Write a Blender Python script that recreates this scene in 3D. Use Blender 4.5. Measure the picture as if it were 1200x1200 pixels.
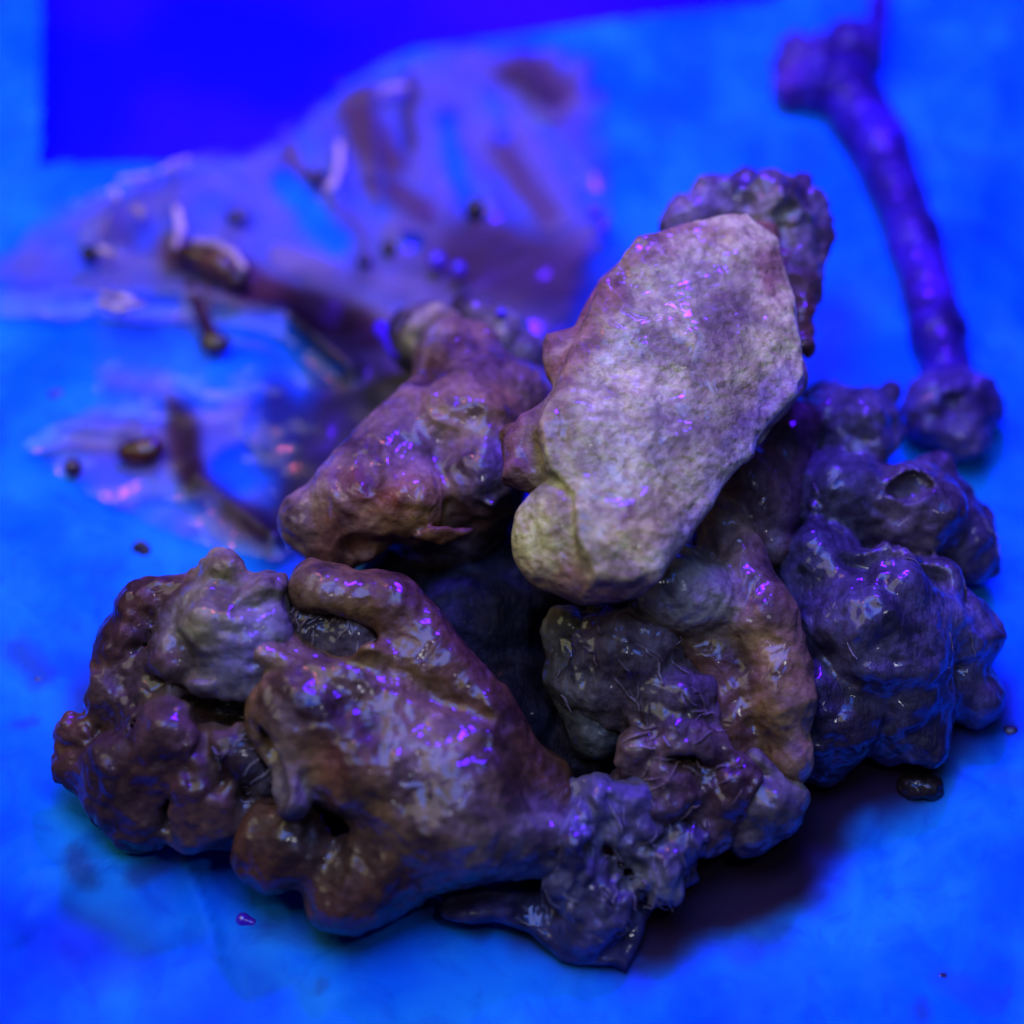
import bpy, math, random
import numpy as np
from mathutils import Vector, Matrix

for o in list(bpy.data.objects):
    bpy.data.objects.remove(o)
scene = bpy.context.scene
C = scene.collection
rng = random.Random(7)
CM = 0.01

# ------------------------------------------------------------------ camera
ELEV = math.radians(55.0)
DIST = 36.0
TGT = np.array([0.0, 0.0, 2.0])
BACK = np.array([0.0, -math.cos(ELEV), math.sin(ELEV)])     # towards the camera
RIGHT = np.array([1.0, 0.0, 0.0])
UP = np.array([0.0, math.sin(ELEV), math.cos(ELEV)])
EYE = TGT + BACK * DIST
PPC = 60.0                                                   # photo pixels per cm at the target
cam_d = bpy.data.cameras.new('camera')
cam = bpy.data.objects.new('camera', cam_d)
C.objects.link(cam)
M3 = Matrix((RIGHT, UP, BACK)).transposed()
cam.matrix_world = Matrix.Translation(Vector(EYE * CM)) @ M3.to_4x4()
cam_d.sensor_width = 36.0
cam_d.angle = 2 * math.atan(10.0 / DIST)
cam_d.clip_start = 0.01
cam_d.clip_end = 20.0
cam_d.dof.use_dof = True
cam_d.dof.focus_distance = 0.337
cam_d.dof.aperture_fstop = 4.6
scene.camera = cam

# ------------------------------------------------------------------ world and lamps
w = bpy.data.worlds.new('World')
scene.world = w
w.use_nodes = True
bg = w.node_tree.nodes['Background']
bg.inputs['Color'].default_value = (0.02, 0.03, 0.30, 1)
bg.inputs['Strength'].default_value = 0.14


def lamp(name, pos, target, kind, size, power, col, size_y=None):
    d = bpy.data.lights.new(name, kind)
    d.energy = power
    d.color = col
    if kind == 'AREA':
        d.shape = 'RECTANGLE' if size_y else 'DISK'
        d.size = size * CM
        if size_y:
            d.size_y = size_y * CM
    elif kind == 'POINT':
        d.shadow_soft_size = size * CM
    o = bpy.data.objects.new(name, d)
    C.objects.link(o)
    o.location = Vector(pos) * CM
    v = (Vector(target) - Vector(pos))
    o.rotation_euler = v.to_track_quat('-Z', 'Y').to_euler()
    return o


lamp('key_lamp', (-13, 5, 38), (0, 0, 2), 'AREA', 42, 0.92, (1.0, 0.95, 0.55))
lamp('violet_lamp', (5.0, 20, 28), (0, 0, 2), 'AREA', 7.5, 3.0, (0.075, 0.003, 1.0), size_y=3.2)
lamp('blue_lamp', (-1, 3, 48), (0, 0, 1), 'AREA', 30, 2.0, (0.002, 0.125, 1.0))
lamp('pink_lamp', (-10, 13, 25), (0, 0, 2), 'AREA', 2.2, 0.07, (1.0, 0.14, 0.22))
lamp('white_lamp', (8, -13, 31), (0, 0, 2), 'AREA', 3.0, 0.075, (0.85, 0.9, 1.0))

scene.view_settings.view_transform = 'Standard'
scene.view_settings.look = 'None'
scene.view_settings.exposure = 0.0
scene.view_settings.gamma = 1.0
scene.cycles.use_denoising = True
scene.cycles.max_bounces = 6
scene.cycles.transparent_max_bounces = 12
scene.cycles.sample_clamp_indirect = 4.0


# ------------------------------------------------------------------ photo pixel -> place
def ray(px, py):
    d = RIGHT * ((px - 600) / PPC) + UP * ((600 - py) / PPC) - BACK * DIST
    return d


def P(px, py, z):
    d = ray(px, py)
    t = (z - EYE[2]) / d[2]
    return EYE + d * t


def rad(p, rpx):
    depth = float(np.dot(EYE - p, BACK))
    return rpx / PPC * depth / DIST


def to_px(V):
    q = V - EYE
    depth = -(q @ BACK)
    return 600 + (q @ RIGHT) / depth * DIST * PPC, 600 - (q @ UP) / depth * DIST * PPC


# ------------------------------------------------------------------ numpy gradient noise
_pr = np.random.RandomState(11)
_perm = np.concatenate([_pr.permutation(256)] * 3).astype(np.int32)
_grad = _pr.normal(size=(256, 3)).astype(np.float32)
_grad /= np.linalg.norm(_grad, axis=1)[:, None]


def noise3(x, y, z):
    xi = np.floor(x).astype(np.int32); yi = np.floor(y).astype(np.int32); zi = np.floor(z).astype(np.int32)
    xf = (x - xi).astype(np.float32); yf = (y - yi).astype(np.float32); zf = (z - zi).astype(np.float32)
    xi &= 255; yi &= 255; zi &= 255
    u = xf * xf * xf * (xf * (xf * 6 - 15) + 10)
    v = yf * yf * yf * (yf * (yf * 6 - 15) + 10)
    t = zf * zf * zf * (zf * (zf * 6 - 15) + 10)
    out = 0
    for dx in (0, 1):
        wx = u if dx else 1 - u
        for dy in (0, 1):
            wy = v if dy else 1 - v
            for dz in (0, 1):
                wz = t if dz else 1 - t
                h = _perm[_perm[_perm[xi + dx] + yi + dy] + zi + dz]
                g = _grad[h]
                out = out + wx * wy * wz * (g[..., 0] * (xf - dx) + g[..., 1] * (yf - dy) + g[..., 2] * (zf - dz))
    return out * 1.5


def fbm(x, y, z, oct=3):
    s = 0; a = 1.0; f = 1.0
    for i in range(oct):
        s = s + a * noise3(x * f + 17.3 * i, y * f + 5.1 * i, z * f + 9.7 * i)
        a *= 0.5; f *= 2.05
    return s


# ------------------------------------------------------------------ signed-distance bodies
class Prim:
    pass


def cap(a, b, k=0.25, col=None, sub=False):
    """tapered limb between a=(px,py,z,rpx) and b"""
    p = Prim(); p.kind = 'cap'; p.k = k; p.col = col; p.sub = sub
    p.a = P(*a[:3]); p.b = P(*b[:3])
    p.ra = rad(p.a, a[3]); p.rb = rad(p.b, b[3])
    m = max(p.ra, p.rb)
    p.lo = np.minimum(p.a, p.b) - m; p.hi = np.maximum(p.a, p.b) + m
    return p


def ball(a, k=0.25, col=None, sub=False, sq=(1, 1, 1), rot=0):
    """a lump at (px,py,z,rpx), squashed along photo-right, photo-up and depth, turned by rot"""
    p = Prim(); p.kind = 'ell'; p.k = k; p.col = col; p.sub = sub
    p.c = P(*a[:3]); r = rad(p.c, a[3])
    c, s = math.cos(math.radians(rot)), math.sin(math.radians(rot))
    p.B = np.array([RIGHT * c + UP * s, UP * c - RIGHT * s, BACK])
    p.R = np.array(sq) * r
    m = max(p.R)
    p.lo = p.c - m; p.hi = p.c + m
    return p


def slab(poly, plane, th, k=0.2, col=None, rnd=0.15, dome=0.0, dome_w=1.5):
    """flat piece: outline poly in photo pixels laid on the plane through three (px,py,z) points, half thickness th cm"""
    p = Prim(); p.kind = 'slab'; p.k = k; p.col = col; p.sub = False
    a, b, c = [P(*q) for q in plane]
    n = np.cross(b - a, c - a); n /= np.linalg.norm(n)
    if np.dot(n, BACK) < 0:
        n = -n
    e1 = RIGHT - n * np.dot(RIGHT, n); e1 /= np.linalg.norm(e1)
    e2 = np.cross(n, e1)
    pts = []
    for (x, y) in poly:
        d = ray(x, y)
        t = np.dot(a - EYE, n) / np.dot(d, n)
        pts.append(EYE + d * t)
    pts = np.array(pts)
    p.o = pts.mean(0); p.e = (e1, e2, n)
    p.q = np.stack([(pts - p.o) @ e1, (pts - p.o) @ e2], 1)
    p.th, p.rnd, p.dome, p.dw = th, rnd, dome, dome_w
    m = th + abs(dome)
    p.lo = pts.min(0) - m; p.hi = pts.max(0) + m
    return p


def dist(p, X):
    if p.kind == 'cap':
        ba = p.b - p.a; L = float(ba @ ba) + 1e-9
        q = X - p.a.astype(np.float32)
        t = np.clip((q @ ba.astype(np.float32)) / L, 0, 1)
        d = q - t[..., None] * ba.astype(np.float32)
        return np.sqrt((d * d).sum(-1)) - (p.ra + (p.rb - p.ra) * t)
    if p.kind == 'ell':
        q = (X - p.c.astype(np.float32)) @ p.B.T.astype(np.float32)
        k0 = np.sqrt(((q / p.R.astype(np.float32)) ** 2).sum(-1))
        k1 = np.sqrt(((q / (p.R ** 2).astype(np.float32)) ** 2).sum(-1)) + 1e-6
        return k0 * (k0 - 1) / k1
    q = X - p.o.astype(np.float32)
    x = q @ p.e[0].astype(np.float32); y = q @ p.e[1].astype(np.float32); z = q @ p.e[2].astype(np.float32)
    n = len(p.q)
    d = np.full(x.shape, 1e9, np.float32); s = np.ones(x.shape, np.float32)
    for i in range(n):
        a = p.q[i]; b = p.q[i - 1]
        ex, ey = b[0] - a[0], b[1] - a[1]
        wx, wy = x - a[0], y - a[1]
        t = np.clip((wx * ex + wy * ey) / (ex * ex + ey * ey), 0, 1)
        dx, dy = wx - ex * t, wy - ey * t
        d = np.minimum(d, dx * dx + dy * dy)
        c1 = y >= a[1]; c2 = y < b[1]; c3 = ex * wy > ey * wx
        s = np.where((c1 & c2 & c3) | (~c1 & ~c2 & ~c3), -s, s)
    d2 = s * np.sqrt(d)
    ins = np.clip(-d2 / p.dw, 0, 1)
    th = p.th + p.dome * ins * (2 - ins)
    u = d2 + p.rnd; v = np.abs(z) - th + p.rnd
    return np.sqrt(np.maximum(u, 0) ** 2 + np.maximum(v, 0) ** 2) + np.minimum(np.maximum(u, v), 0) - p.rnd


def surface_nets(F, org, h):
    S = F < 0
    n = [s - 1 for s in F.shape]
    cnt = np.zeros(n, np.uint8)
    for dx in (0, 1):
        for dy in (0, 1):
            for dz in (0, 1):
                cnt += S[dx:dx + n[0], dy:dy + n[1], dz:dz + n[2]]
    act = (cnt > 0) & (cnt < 8)
    I = np.argwhere(act)
    idx = np.full(n, -1, np.int64); idx[act] = np.arange(len(I))
    corner = np.array([[i, j, k] for i in (0, 1) for j in (0, 1) for k in (0, 1)])
    val = np.stack([F[I[:, 0] + c[0], I[:, 1] + c[1], I[:, 2] + c[2]] for c in corner], 1)
    acc = np.zeros((len(I), 3)); num = np.zeros(len(I))
    for a in range(8):
        for b in range(a + 1, 8):
            if np.abs(corner[a] - corner[b]).sum() != 1:
                continue
            va, vb = val[:, a], val[:, b]
            m = (va < 0) != (vb < 0)
            t = np.where(m, va / np.where(m, va - vb, 1), 0)
            pt = corner[a] + (corner[b] - corner[a]) * t[:, None]
            acc += pt * m[:, None]; num += m
    V = (I + acc / num[:, None]) * h + org
    quads = []
    for ax in range(3):
        o1, o2 = [(1, 2), (2, 0), (0, 1)][ax]
        A = np.take(S, range(0, n[ax]), ax); B = np.take(S, range(1, n[ax] + 1), ax)
        E = np.argwhere(A != B)
        E = E[(E[:, o1] > 0) & (E[:, o2] > 0) & (E[:, o1] < n[o1]) & (E[:, o2] < n[o2])]
        flip = S[E[:, 0], E[:, 1], E[:, 2]]
        q = []
        for (d1, d2) in ((1, 1), (0, 1), (0, 0), (1, 0)):
            c = E.copy(); c[:, o1] -= d1; c[:, o2] -= d2
            q.append(idx[c[:, 0], c[:, 1], c[:, 2]])
        q = np.stack(q, 1)
        q[~flip] = q[~flip][:, ::-1]
        quads.append(q)
    Q = np.concatenate(quads)
    return V, Q[(Q >= 0).all(1)]


def mesh_from(name, V, Q, cols=None, mat=None, parent=None, attrs=None):
    me = bpy.data.meshes.new(name)
    nv, nq = len(V), len(Q)
    me.vertices.add(nv); me.vertices.foreach_set('co', (np.asarray(V, np.float64) * CM).astype(np.float32).ravel())
    me.loops.add(nq * 4); me.loops.foreach_set('vertex_index', np.asarray(Q, np.int32).ravel())
    me.polygons.add(nq); me.polygons.foreach_set('loop_start', np.arange(0, nq * 4, 4, dtype=np.int32))
    me.update(calc_edges=True)
    me.validate()
    me.shade_smooth()
    if cols is not None:
        a = me.color_attributes.new('tone', 'FLOAT_COLOR', 'POINT')
        c = np.zeros((nv, 4), np.float32); c[:, :cols.shape[1]] = cols
        a.data.foreach_set('color', c.ravel())
    for k_, arr in (attrs or {}).items():
        a = me.attributes.new(k_, 'FLOAT', 'POINT')
        a.data.foreach_set('value', np.asarray(arr, np.float32))
    o = bpy.data.objects.new(name, me)
    C.objects.link(o)
    if mat:
        me.materials.append(mat)
    if parent:
        o.parent = parent
    return o


DIM = {'large': .54, 'gloss': .8, 'torn ': .60, 'dark ': (.55, .58, .95), 'small': (.55, .58, .85)}        # colour of lower pieces dimmed, some bluer, as light falls off downward


def body(name, prims, mat, parent=None, h=0.055, bumps=((0.07, 1.1), (0.035, 3.0), (0.014, 7.5)), ridge=None,
         warp=0.0, patches=(), base=(0.3, 0.2, 0.1), seed=0.0, floor=True, wet=()):
    lo = np.min([p.lo for p in prims if not p.sub], 0) - 0.45
    hi = np.max([p.hi for p in prims if not p.sub], 0) + 0.45
    if floor:
        lo[2] = max(lo[2], -0.25)
    n = np.ceil((hi - lo) / h).astype(int) + 1
    ax = [lo[i] + h * np.arange(n[i]) for i in range(3)]
    X = np.stack(np.meshgrid(*ax, indexing='ij'), -1).astype(np.float32)
    F = np.full(X.shape[:3], 5.0, np.float32)
    W = None
    if warp:
        W = X.copy()
        near = X * 0.9 + seed
        W[..., 0] += warp * noise3(near[..., 0], near[..., 1], near[..., 2])
        W[..., 1] += warp * noise3(near[..., 1] + 31, near[..., 2], near[..., 0])
        W[..., 2] += warp * noise3(near[..., 2] + 57, near[..., 0], near[..., 1])
    Y = X if W is None else W
    for p in prims:
        m = p.k + 0.5
        i0 = np.maximum(((p.lo - m - lo) / h).astype(int), 0); i1 = np.minimum(((p.hi + m - lo) / h).astype(int) + 2, n)
        if (i1 <= i0).any():
            continue
        sl = tuple(slice(a, b) for a, b in zip(i0, i1))
        d = dist(p, Y[sl]); f = F[sl]
        if p.sub:
            d = -d
            hh = np.maximum(p.k - np.abs(d - f), 0) / p.k
            F[sl] = np.maximum(d, f) + hh * hh * p.k * 0.25
        else:
            hh = np.maximum(p.k - np.abs(d - f), 0) / p.k
            F[sl] = np.minimum(d, f) - hh * hh * p.k * 0.25
    near = np.abs(F) < 0.4
    q = X[near] + seed
    add = 0
    hi_f = 0.55
    for (amp, fr) in bumps:
        add = add + amp * (1.0 if fr < 2.0 else hi_f) * noise3(q[:, 0] * fr, q[:, 1] * fr, q[:, 2] * fr + 3.3)
    if ridge:
        for (amp, fr, stretch) in ridge:
            s = np.array(stretch)
            v = noise3(q[:, 0] * fr * s[0] + 40, q[:, 1] * fr * s[1], q[:, 2] * fr * s[2])
            add = add + amp * (np.abs(v) * 3 - 0.6)
    F[near] += add
    if floor:                                           # what rests on the sheet is flattened by it
        F = np.maximum(F, -(X[..., 2] - 0.03))
    V, Q = surface_nets(F, lo, h)
    cols = [p for p in prims if p.col is not None and not p.sub]
    dim = np.array(DIM.get((parent or {}).get('label', '')[:5], 1.0))
    tone = np.tile(np.array(base, np.float32), (len(V), 1))
    if cols:
        D = np.stack([dist(p, V.astype(np.float32)) for p in cols], 1)
        Wt = np.exp(-(D - D.min(1, keepdims=True)) / 0.12)
        Wt /= Wt.sum(1, keepdims=True)
        tone = Wt @ np.array([p.col for p in cols], np.float32)
    px, py = to_px(V)
    wob = V * 1.6
    wx = noise3(wob[:, 0], wob[:, 1], wob[:, 2]) * 22; wy = noise3(wob[:, 0] + 9, wob[:, 1] + 4, wob[:, 2]) * 22
    for pt in patches:                                  # tissue colours, some with a highlight or shade painted in: (px, py, radius, colour, strength[, stretch, angle])
        x, y, r, col, st = pt[:5]
        sx, ang = (pt[5], math.radians(pt[6])) if len(pt) > 5 else (1.0, 0.0)
        dx, dy = px + wx - x, -(py + wy - y)
        a = (dx * math.cos(ang) + dy * math.sin(ang)) / sx; b = -dx * math.sin(ang) + dy * math.cos(ang)
        m = np.exp(-((a * a + b * b) / (r * r)) ** 1.5) * st
        tone = tone * (1 - m[:, None]) + np.array(col, np.float32) * m[:, None]
    alpha = np.zeros((len(V), 1))
    for (x, y, r) in wet:                               # spots where grease has pooled on the skin
        alpha = np.maximum(alpha, np.exp(-(((px + wx - x) ** 2 + (py + wy - y) ** 2) / (r * r)) ** 2)[:, None])
    return mesh_from(name, V, Q, np.concatenate([tone * dim, alpha], 1), mat, parent)


# ------------------------------------------------------------------ materials
def new_mat(name):
    m = bpy.data.materials.new(name)
    m.use_nodes = True
    nt = m.node_tree
    b = nt.nodes['Principled BSDF']
    return m, nt, b


def nd(nt, t, **kw):
    n = nt.nodes.new(t)
    for k_, v in kw.items():
        setattr(n, k_, v)
    return n


def noise_node(nt, vec, scale, detail=3, rough=0.55, dist_=0.0):
    n = nd(nt, 'ShaderNodeTexNoise')
    n.inputs['Scale'].default_value = scale
    n.inputs['Detail'].default_value = detail
    n.inputs['Roughness'].default_value = rough
    n.inputs['Distortion'].default_value = dist_
    nt.links.new(vec, n.inputs['Vector'])
    return n.outputs['Fac']


def ramp(nt, fac, stops):
    r = nd(nt, 'ShaderNodeValToRGB')
    el = r.color_ramp.elements
    while len(el) < len(stops):
        el.new(0.5)
    for e, (pos, c) in zip(el, stops):
        e.position = pos
        e.color = c if len(c) == 4 else (*c, 1)
    nt.links.new(fac, r.inputs['Fac'])
    return r.outputs['Color']


def mix(nt, fac, a, b, mode='MIX'):
    n = nd(nt, 'ShaderNodeMix', data_type='RGBA', blend_type=mode)
    for sock, v in ((n.inputs[0], fac), (n.inputs[6], a), (n.inputs[7], b)):
        if isinstance(v, (int, float)):
            sock.default_value = v
        elif isinstance(v, tuple):
            sock.default_value = (*v, 1) if len(v) == 3 else v
        else:
            nt.links.new(v, sock)
    return n.outputs[2]


def math_n(nt, op, a, b=None):
    n = nd(nt, 'ShaderNodeMath', operation=op)
    for s, v in zip(n.inputs, (a, b)):
        if v is None:
            continue
        if isinstance(v, (int, float)):
            s.default_value = v
        else:
            nt.links.new(v, s)
    return n.outputs[0]


def flesh(name, pore=0.35, fibre=0.0, coat=0.7, sss=0.15, rough=0.55, wet0=0.43, relief=1.0, spec=0.25, vtint=(0.60, 0.66, 0.66), spots=6.0, vary=1.0, dark=(0.45, 0.3, 0.3), speck=0.35, grain=1.0):
    m, nt, b = new_mat(name)
    tc = nd(nt, 'ShaderNodeTexCoord')
    mp = nd(nt, 'ShaderNodeMapping'); mp.inputs['Scale'].default_value = (100, 100, 100)
    nt.links.new(tc.outputs['Object'], mp.inputs['Vector'])
    vec = mp.outputs['Vector']
    at = nd(nt, 'ShaderNodeAttribute', attribute_name='tone')
    n1 = noise_node(nt, vec, 0.9, 4, 0.5, 0.9)
    n2 = noise_node(nt, vec, spots, 4, 0.6, 0.4)
    f1 = ramp(nt, n1, [(0.36, tuple(1 - vary * v for v in vtint)), (0.64, tuple(1 + vary * v for v in (0.30, 0.28, 0.22)))])
    col = mix(nt, 1.0, at.outputs['Color'], f1, 'MULTIPLY')
    f2 = ramp(nt, n2, [(0.42, (*[1 - speck * (1 - d) for d in dark],)), (0.58, (1, 1, 1))])
    col = mix(nt, 1.0, col, f2, 'MULTIPLY')
    nt.links.new(col, b.inputs['Base Color'])
    # relief: pores, wrinkles, fibres
    vo = nd(nt, 'ShaderNodeTexVoronoi', feature='SMOOTH_F1'); vo.inputs['Scale'].default_value = 6.5
    nt.links.new(vec, vo.inputs['Vector'])
    fine = noise_node(nt, vec, 16, 4, 0.6)
    wr = noise_node(nt, vec, 1.7, 2, 0.4, 1.0)
    h_ = math_n(nt, 'ADD', math_n(nt, 'MULTIPLY', vo.outputs['Distance'], pore), math_n(nt, 'MULTIPLY', fine, 0.25 * grain))
    h_ = math_n(nt, 'ADD', h_, math_n(nt, 'MULTIPLY', wr, 0.9))
    if fibre:
        mp2 = nd(nt, 'ShaderNodeMapping'); mp2.inputs['Scale'].default_value = (900, 260, 300)
        mp2.inputs['Rotation'].default_value = (0.3, 0.2, 0.5)
        nt.links.new(tc.outputs['Object'], mp2.inputs['Vector'])
        h_ = math_n(nt, 'ADD', h_, math_n(nt, 'MULTIPLY', noise_node(nt, mp2.outputs['Vector'], 1.0, 3, 0.6, 0.5), fibre))
    bu = nd(nt, 'ShaderNodeBump')
    bu.inputs['Strength'].default_value = 0.85
    bu.inputs['Distance'].default_value = 0.0008 * relief
    nt.links.new(h_, bu.inputs['Height'])
    nt.links.new(bu.outputs['Normal'], b.inputs['Normal'])
    b.inputs['Roughness'].default_value = rough
    b.inputs['Specular IOR Level'].default_value = spec
    b.inputs['Subsurface Weight'].default_value = sss
    b.inputs['Subsurface Radius'].default_value = (1.0, 0.45, 0.25)
    b.inputs['Subsurface Scale'].default_value = 0.0025
    # wet glaze in patches
    wet = ramp(nt, noise_node(nt, vec, 1.4, 3, 0.6, 0.3), [(wet0, (0.04, 0.04, 0.04)), (wet0 + 0.07, (1, 1, 1))])
    nt.links.new(math_n(nt, 'MULTIPLY', math_n(nt, 'MAXIMUM', wet, at.outputs['Alpha']), coat), b.inputs['Coat Weight'])
    b.inputs['Coat Roughness'].default_value = 0.09
    b.inputs['Coat IOR'].default_value = 1.38
    bu2 = nd(nt, 'ShaderNodeBump')
    bu2.inputs['Strength'].default_value = 0.46
    bu2.inputs['Distance'].default_value = 0.0022
    hh = math_n(nt, 'ADD', math_n(nt, 'MULTIPLY', vo.outputs['Distance'], 0.05), wr)
    hh = math_n(nt, 'ADD', hh, math_n(nt, 'MULTIPLY', fine, 0.012))
    nt.links.new(hh, bu2.inputs['Height'])
    nt.links.new(bu2.outputs['Normal'], b.inputs['Coat Normal'])
    return m


SKIN = flesh('glazed_skin', pore=0.5, coat=1.0, vary=1.15, speck=0.45)
PALE = flesh('pale_skin', pore=0.9, coat=1.0, sss=0.15, speck=0.55, grain=1.8, wet0=0.53, rough=0.65, spots=4.5, vary=0.8, relief=1.0, vtint=(0.52, 0.55, 0.50))
MEAT = flesh('shredded_meat', pore=0.2, fibre=0.6, coat=1.0, speck=0.6, wet0=0.41, relief=0.9)
DEEP = flesh('shaded_meat', pore=0.2, fibre=0.8, coat=0.35, speck=0.5, wet0=0.58, spec=0.05, sss=0.0)
GRISTLE = flesh('gristle', pore=0.3, coat=0.9, sss=0.25, speck=0.4)
BONE = flesh('bare_bone', pore=0.15, coat=0.6, sss=0.0, speck=0.6, relief=1.4)

FAT = (0.60, 0.60, 0.16)
TAN = (0.29, 0.165, 0.034)
BRN = (0.16, 0.066, 0.02)
RED = (0.24, 0.055, 0.04)
DRK = (0.045, 0.028, 0.03)
GRY = (0.20, 0.19, 0.14)
LIL = (0.17, 0.14, 0.17)


def tag(o, label=None, cat=None, group=None, kind=None):
    if label: o['label'] = label
    if cat: o['category'] = cat
    if group: o['group'] = group
    if kind: o['kind'] = kind
    return o


def thing(name, label, cat, loc, group=None):
    o = bpy.data.objects.new(name, None)
    o.empty_display_size = 0.01
    C.objects.link(o)
    return tag(o, label, cat, group)


from mathutils.kdtree import KDTree


def fibres(src, n, cx, cy, r, ang, length, rr, col, mat, parent, seed, lift=0.0):
    """shreds lying over the torn part of src around photo pixel (cx, cy): thin tapered strands joined into one part"""
    g = np.random.RandomState(seed)
    nv = len(src.data.vertices)
    co = np.empty(nv * 3, np.float32); src.data.vertices.foreach_get('co', co); co = co.reshape(-1, 3) / CM
    no = np.empty(nv * 3, np.float32); src.data.vertex_normals.foreach_get('vector', no); no = no.reshape(-1, 3)
    px_, py_ = to_px(co.astype(np.float64))
    sel = np.where((np.hypot(px_ - cx, py_ - cy) < r) & (no @ BACK > 0.1))[0]
    if len(sel) < 10:
        return None
    kd = KDTree(len(sel))
    for i_, j_ in enumerate(sel):
        kd.insert(co[j_], i_)
    kd.balance()
    VV, QQ = [], []
    for _ in range(n):
        i_ = sel[g.randint(len(sel))]
        p = co[i_].astype(float); a = math.radians(ang + g.normal() * 22)
        d = RIGHT * math.cos(a) + UP * math.sin(a)
        m = g.randint(5, 9); st = length * g.uniform(.5, 1.2) / m; r0 = rr * g.uniform(.5, 1.3)
        pts = []
        for k_ in range(m):
            _, q_, _ = kd.find(p)
            nn = no[sel[q_]].astype(float); base_ = co[sel[q_]].astype(float)
            p = p * .4 + base_ * .6
            pts.append(p + nn * (r0 * .4 + lift * g.uniform(0, 1) * (k_ / m) ** 2))
            d = d - nn * np.dot(d, nn) + g.normal(size=3) * .18
            d /= np.linalg.norm(d)
            p = p + d * st
        o_ = len(VV)
        for k_, q in enumerate(pts):
            t_ = pts[min(k_ + 1, m - 1)] - pts[max(k_ - 1, 0)]; t_ = t_ / (np.linalg.norm(t_) + 1e-9)
            e1 = np.cross(t_, [.3, .5, .8]); e1 /= np.linalg.norm(e1); e2 = np.cross(t_, e1)
            rk = r0 * math.sin(math.pi * (k_ + .6) / (m + .2)) ** .6
            for c_ in range(5):
                w_ = 2 * math.pi * c_ / 5
                VV.append(q + (e1 * math.cos(w_) + e2 * math.sin(w_)) * rk)
        for k_ in range(m - 1):
            for c_ in range(5):
                QQ.append((o_ + k_ * 5 + c_, o_ + k_ * 5 + (c_ + 1) % 5, o_ + k_ * 5 + 5 + (c_ + 1) % 5, o_ + k_ * 5 + 5 + c_))
    VV = np.array(VV)
    f_ = mesh_from('meat_fibre', VV, QQ, np.tile(np.array(col, np.float32), (len(VV), 1)), mat, parent)
    f_['kind'] = 'stuff'
    return f_


# ------------------------------------------------------------------ the setting: table and paper
m_tab, nt, b = new_mat('blue_tabletop')
tcx = nd(nt, 'ShaderNodeTexCoord')
cb = mix(nt, ramp(nt, noise_node(nt, tcx.outputs['Object'], 9.0, 3, 0.5), [(0.4, (0, 0, 0)), (0.65, (1, 1, 1))]), (0.0015, 0.0012, 0.80), (0.05, 0.004, 0.80))
nt.links.new(cb, b.inputs['Base Color'])
b.inputs['Roughness'].default_value = 0.5
b.inputs['Specular IOR Level'].default_value = 0.15
gx = np.linspace(-60, 60, 9); gy = np.linspace(-50, 90, 9)


def grid_mesh(name, X, Y, Z, mat, cols=None, attrs=None, keep=None):
    ny, nx = X.shape
    V = np.stack([X.ravel(), Y.ravel(), Z.ravel()], 1)
    i = np.arange(ny * nx).reshape(ny, nx)
    Q = np.stack([i[:-1, :-1].ravel(), i[:-1, 1:].ravel(), i[1:, 1:].ravel(), i[1:, :-1].ravel()], 1)
    if keep is not None:
        Q = Q[keep.ravel()[Q].all(1)]
        used = np.unique(Q); remap = -np.ones(len(V), int); remap[used] = np.arange(len(used))
        V = V[used]; Q = remap[Q]
        if cols is not None: cols = cols[used]
        if attrs: attrs = {k_: a[used] for k_, a in attrs.items()}
    return mesh_from(name, V, Q, cols, mat, None, attrs)


X, Y = np.meshgrid(gx, gy)
tag(grid_mesh('tabletop', X, Y, np.full_like(X, -1.2), m_tab), kind='structure')


def poly_sd(px, py, poly):
    """signed distance in pixels to an outline, negative inside"""
    d = np.full(px.shape, 1e9); s = np.ones(px.shape)
    for i in range(len(poly)):
        ax_, ay_ = poly[i]; bx_, by_ = poly[i - 1]
        ex, ey = bx_ - ax_, by_ - ay_
        wx, wy = px - ax_, py - ay_
        t = np.clip((wx * ex + wy * ey) / (ex * ex + ey * ey), 0, 1)
        d = np.minimum(d, (wx - ex * t) ** 2 + (wy - ey * t) ** 2)
        c1 = py >= ay_; c2 = py < by_; c3 = ex * wy > ey * wx
        s = np.where((c1 & c2 & c3) | (~c1 & ~c2 & ~c3), -s, s)
    return s * np.sqrt(d)


def stroke_mask(px, py, strokes):
    """marks made of strokes: (list of points, radius, strength, softness)"""
    m = np.zeros(px.shape)
    for pts, r, st, soft in strokes:
        d = np.full(px.shape, 1e9)
        if len(pts) == 1:
            d = np.hypot(px - pts[0][0], py - pts[0][1])
        for (x0, y0), (x1, y1) in zip(pts[:-1], pts[1:]):
            ex, ey = x1 - x0, y1 - y0
            t = np.clip(((px - x0) * ex + (py - y0) * ey) / (ex * ex + ey * ey + 1e-9), 0, 1)
            d = np.minimum(d, np.hypot(px - x0 - ex * t, py - y0 - ey * t))
        v = np.clip((r + soft - d) / (2 * soft), 0, 1)
        v = v * v * (3 - 2 * v) * st
        m = np.maximum(m, v)
    return m


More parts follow.
